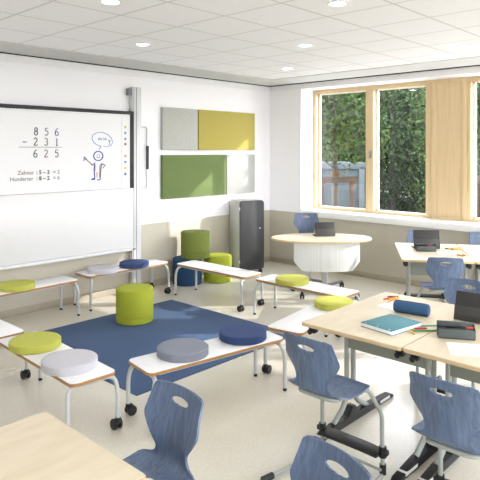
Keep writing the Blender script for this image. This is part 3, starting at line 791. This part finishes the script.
def pencil(a, b_, m, lab, z=TZ, r=.0042, name='pencil'):
    a = Vector(a); b_ = Vector(b_); d = b_-a; L = d.length
    t = thing(name, lab, 'pencil', ((a.x+b_.x)/2, (a.y+b_.y)/2, z), math.atan2(d.y, d.x), PG)
    mb = MB(); mb.cyl((-L/2, 0, r), (L/2-.014, 0, r), r, m, 8); mb.build('shaft', t)
    mb = MB(); mb.cyl((L/2-.014, 0, r), (L/2, 0, r), r, 'penwood', 8, r2=.0008); mb.build('tip', t)
    return t
pencil((-4.155, -4.676), (-4.02, -4.80), 'green', 'green pencil between notebook and open pencil case', r=.0055)
pencil((-4.02, -4.665), (-3.93, -4.745), 'tealp', 'turquoise pencil behind the green pencil')
pencil((-4.10, -4.665), (-4.035, -4.725), 'red', 'red pencil stub beside the notebook', r=.006)
pencil((-4.153, -4.655), (-4.20, -4.72), 'yellow', 'yellow pencil pointing to the desk edge', r=.0055)
pencil((-3.594, -4.17), (-3.45, -4.20), 'red', 'red pencil at the far edge of the front desk', r=.005)
pencil((-3.58, -4.20), (-3.48, -4.24), 'yellow', 'yellow pencil at the far edge of the front desk', r=.006)
pencil((-3.50, -4.15), (-3.43, -4.215), 'darkgrey', 'dark pencil at the far edge of the front desk')
pencil((-3.65, -4.235), (-3.50, -4.225), 'orange', 'orange pencil at the far edge of the front desk')
pencil((-1.125, -3.60), (-1.04, -3.74), 'yellow', 'yellow pencil in the bundle on the window desk', r=.006)
pencil((-1.12, -3.56), (-1.10, -3.66), 'green', 'green pencil in the bundle on the window desk', r=.008)
pencil((-1.08, -3.60), (-.93, -3.68), 'orange', 'orange pencil crossing the bundle on the window desk', r=.006)
pencil((-1.14, -3.66), (-.99, -3.63), 'red', 'red-ended pencil crossing the bundle on the window desk', r=.004)
pencil((-1.40, -3.81), (-1.45, -3.905), 'yellow', 'yellow stub by the white sheet on the window desk', r=.007)
pencil((-1.37, -3.86), (-1.42, -3.92), 'red', 'small red stub by the white sheet on the window desk', r=.006)
def penin(case, x, y, m, L=.07):
    mb = MB(); mb.cyl((x-L/2, y, .0635), (x+L/2, y+.004, .066), .0055, m, 8); mb.build('pen', case)
penin(c1, -.02, .006, 'bluep', .09); penin(c1, .075, -.014, 'red', .045); penin(c2, -.02, .008, 'bluep', .07); penin(c2, .035, -.012, 'red', .04)
for i, (x, y, a, w, h, lab) in enumerate(((-4.215, -5.09, -60+90, .21, .297, 'white sheet of paper at the front edge of the right-hand desk'),
        (-3.69, -4.30, -10, .20, .14, 'small white sheet partly under the denim blue pencil case'),
        (-1.375, -3.70, -58, .21, .16, 'white sheet in front of the pencils on the window desk'))):
    mb = MB(); mb.box((0, 0, .0008), (w, h, .0015), 'paper'); mb.build('paper_sheet', loc=(x, y, TZ), rz=R(a), label=lab, cat='paper')
mb = MB(); mb.box((0, 0, .006), (.03, .018, .012), 'white', .002); mb.build('eraser', loc=(-1.44, -3.97, TZ), rz=R(20), label='tiny white eraser near the stubs on the window desk', cat='eraser')

# ------------------------------------------------------------------ outside
mb = MB(); mb.b2((.45, -40, -.3), (45, 40, -.12), 'grass'); mb.b2((-30, -40, -.3), (.45, -9.61, -.12), 'grass'); mb.build('ground', kind='structure')
mb = MB(); mb.b2((.5, -12.4, -.12), (3.2, 3.0, -.10), 'bounce_paving'); mb.b2((-12, -12.4, -.12), (.5, -9.62, -.10), 'bounce_paving'); mb.build('bounce_terrace', kind='structure')  # unseen pale ground, added to bounce sunlight up to the ceiling
GZ = -.12
def at(px_, d):
    cx_, cy_ = -7.434, -6.315; r = (px_-240)/572*d
    return Vector((cx_+d*.7278+r*.6858, cy_+d*.6858-r*.7278, 0))
# blue-grey shed wall seen through the first window
a, b_ = Vector((2.9, 3.4, 0)), Vector((5.02, 1.18, 0))
ln = (b_-a).length; mid = (a+b_)/2; ang = math.atan2((b_-a).y, (b_-a).x)
sh = thing('garden_shed', 'blue-grey panelled shed outside behind the staked tree', 'shed', (mid.x, mid.y, GZ), ang)
mb = MB(); mb.b2((-ln/2, 0, 0), (ln/2, 1.6, 1.64), 'shed', .01); mb.build('shed_body', sh)
mb = MB()
for z0, z1 in ((1.54, 1.70), (0, .12)): mb.b2((-ln/2-.02, -.05, z0), (ln/2+.02, 0, z1), 'shedlt', .006)
k = -ln/2
for x in (-ln/2, -ln/2+1.15, ln/2-.14, ln/2-1.24): mb.b2((x, -.05, 0), (x+.14, 0, 1.60), 'shedlt', .006)
mb.b2((-ln/2-.02, 0, 1.64), (ln/2+.02, 1.62, 1.70), 'shedlt', .006)
mb.build('panel_trim', sh)
def leaves(mbx, cx_, cy_, cz_, rx, ry, rz_, n_, s0, s1, m):
    lumps = [(random.uniform(-.55, .55)*rx, random.uniform(-.55, .55)*ry, random.uniform(-.6, .6)*rz_, random.uniform(.38, .6)) for _ in range(14)]
    for _ in range(n_):
        lx, ly, lz, lr = random.choice(lumps)
        v = Vector((random.gauss(0, 1), random.gauss(0, 1), random.gauss(0, 1))).normalized()*random.uniform(.7, 1.05)
        p = Vector((cx_+lx+v.x*rx*lr, cy_+ly+v.y*ry*lr, cz_+lz+v.z*rz_*lr))
        if p.z < .0: p.z = random.uniform(0, .3)
        nrm = (v+Vector((random.uniform(-1, 1), random.uniform(-1, 1), random.uniform(-.3, 1)))).normalized()
        t1 = nrm.cross(Vector((random.uniform(-1, 1), random.uniform(-1, 1), random.uniform(-1, 1)))).normalized(); t2 = nrm.cross(t1)
        s = random.uniform(s0, s1)
        mbx.add([p-t1*s*.5, p+t2*s*.28, p+t1*s*.5, p-t2*s*.28], [[0, 1, 2, 3]], m)
def tree(x, y, h, rx, rz_, n_, m, lab, trunk=.09, low=.0, s0=.09, s1=.17, group=None, name='tree'):
    t = thing(name, lab, 'tree', (x, y, GZ), 0, group)
    mb = MB(); mb.tube([(0, 0, 0), (.03, .02, h*.35), (-.02, .03, h*.7), (.02, 0, h*.92)], trunk, 'bark', 12, .3, r2=trunk*.3); mb.build('trunk', t)
    mb = MB()
    for k in range(7):
        a_ = k*2.4; z0 = h*(.3+.08*k) if low else h*(.18+.1*k)
        mb.tube([(0, 0, z0), (rx*.35*math.cos(a_), rx*.35*math.sin(a_), z0+.35), (rx*.7*math.cos(a_), rx*.7*math.sin(a_), z0+.6)], trunk*.35, 'bark', 6, .1, r2=.01)
    mb.build('branches', t)
    mb = MB(); leaves(mb, 0, 0, low+(h-low)/2, rx, rx, (h-low)/2*1.05, n_, s0, s1, m)
    o = mb.build('foliage', t, smooth=False); return t
# young staked trees
def staked(x, y, lab, ang, h=4.3):
    t = tree(x, y, h, 1.25, 1.2, 4200, 'leafa', lab, .065, 1.75, .07, .13, name='staked_tree')
    return t
def stakes(x, y, ang, lab):
    t = thing('tree_stake_frame', lab, 'tree support', (x, y, GZ), ang)
    for px_ in (-.29, .0, .29):
        mb = MB(); mb.tube([(px_, -.14 if px_ else .16, 0), (px_*.97, -.14 if px_ else .16, 1.40)], .05, 'stake', 12); mb.build('post', t)
    mb = MB(); mb.cyl((-.38, -.14, 1.44), (.40, -.14, 1.46), .062, 'stake', 14); mb.build('cross_log', t)
    mb = MB()
    for px_ in (-.29, .29): mb.lathe([(.056, -.03), (.062, -.02), (.062, .02), (.056, .03)], 'rope', 14, T=Matrix.Translation((px_, -.14, 1.35)))
    mb.lathe([(.075, -.05), (.085, 0), (.075, .05)], 'rope', 14, T=Matrix.Translation((0, 0, 1.55)))
    mb.build('rope_ties', t)
T1 = Vector((1.75, -.36, 0))
p = at(335.5, 10.9); staked(p.x, p.y, 'young tree trunk held by log stakes outside the left window', R(-46.7))
stakes(p.x, p.y, R(-46.7), 'weathered log frame with rope ties around the young tree')
p = at(484, 10.5); staked(p.x, p.y, 'young tree outside the second window at the right edge', R(-46.7))
stakes(p.x, p.y, R(-46.7), 'weathered log frame outside the second window at the right edge')
# dense planting beyond
GT = 'dense trees beyond the windows'
lab = 'dense dark green tree in the planting beyond the windows'
proto = tree(0, 0, 5.2, 2.25, 2.5, 24000, 'leafb', lab, .11, 0, .06, .13, GT)
proto2 = tree(0, 0, 5.2, 2.2, 2.5, 22000, 'leafa', 'mid green tree in the planting beyond the windows', .10, 0, .06, .12, 'mid green trees beyond the windows')
spots = []
for i, (px_, d) in enumerate(((262, 20.5), (322, 18.9), (392, 18.6), (437, 19.8), (480, 15.9), (357, 22.3), (300, 24), (540, 17.5), (415, 23.2), (505, 21.5))):
    p = at(px_, d); src = proto if i % 3 != 1 else proto2
    o = src if i < 2 else copy_tree(src)
    o.location = (p.x, p.y, GZ); o.rotation_euler = (0, 0, i*1.7)
    s = 1+.12*math.sin(i*2.1); o.scale = (1, 1, 1)

# ------------------------------------------------------------------ light
sd = bpy.data.lights.new('sun', 'SUN'); sd.energy = 2.7; sd.angle = R(.6); sd.color = (1, .96, .9)
so = bpy.data.objects.new('sun', sd); COL.objects.link(so)
so.rotation_euler = Vector((1, -1, .68)).to_track_quat('Z', 'Y').to_euler()
w = bpy.data.worlds.new('world'); C.world = w; w.use_nodes = True
nt = w.node_tree; bg = nt.nodes['Background']
tc = nt.nodes.new('ShaderNodeTexCoord'); sp = nt.nodes.new('ShaderNodeSeparateXYZ'); nt.links.new(tc.outputs['Generated'], sp.inputs[0])
mr = nt.nodes.new('ShaderNodeMapRange'); mr.inputs['From Min'].default_value = -.05; mr.inputs['From Max'].default_value = .6
nt.links.new(sp.outputs[2], mr.inputs['Value'])
c = mix_node(nt, mr.outputs[0], lin('#f4f4f5'), lin('#d6deec'))
nt.links.new(c, bg.inputs['Color']); bg.inputs['Strength'].default_value = 7
for (y0, y1) in ((-.67, -2.73), (-3.23, -5.29), (-5.79, -7.85)):
    pl = bpy.data.lights.new('window_portal', 'AREA'); pl.shape = 'RECTANGLE'; pl.size = 1.95; pl.size_y = y0-y1; pl.cycles.is_portal = True
    po = bpy.data.objects.new('window_portal', pl); COL.objects.link(po); po.location = (.50, (y0+y1)/2, 1.89)
    po.rotation_euler = (0, R(90), 0)
for (x0, x1) in ADDED_WIN:  # portals of the added front-wall windows
    pl = bpy.data.lights.new('window_portal', 'AREA'); pl.shape = 'RECTANGLE'; pl.size = x1-x0; pl.size_y = 1.95; pl.cycles.is_portal = True
    po = bpy.data.objects.new('window_portal', pl); COL.objects.link(po); po.location = ((x0+x1)/2, YW-.32, 1.85)
    po.rotation_euler = (R(90), 0, 0)

# ------------------------------------------------------------------ camera
cd = bpy.data.cameras.new('camera'); cam = bpy.data.objects.new('camera', cd); COL.objects.link(cam)
cam.location = (-7.434, -6.315, 1.87); cam.rotation_euler = (R(90), 0, R(43.3-90))
cd.sensor_width = 36; cd.lens = 36*572/480; cd.shift_y = -89/480; cd.clip_start = .05; cd.clip_end = 200
C.camera = cam
C.view_settings.view_transform = 'Standard'; C.view_settings.look = 'None'; C.view_settings.gamma = 1; C.view_settings.exposure = 1.24
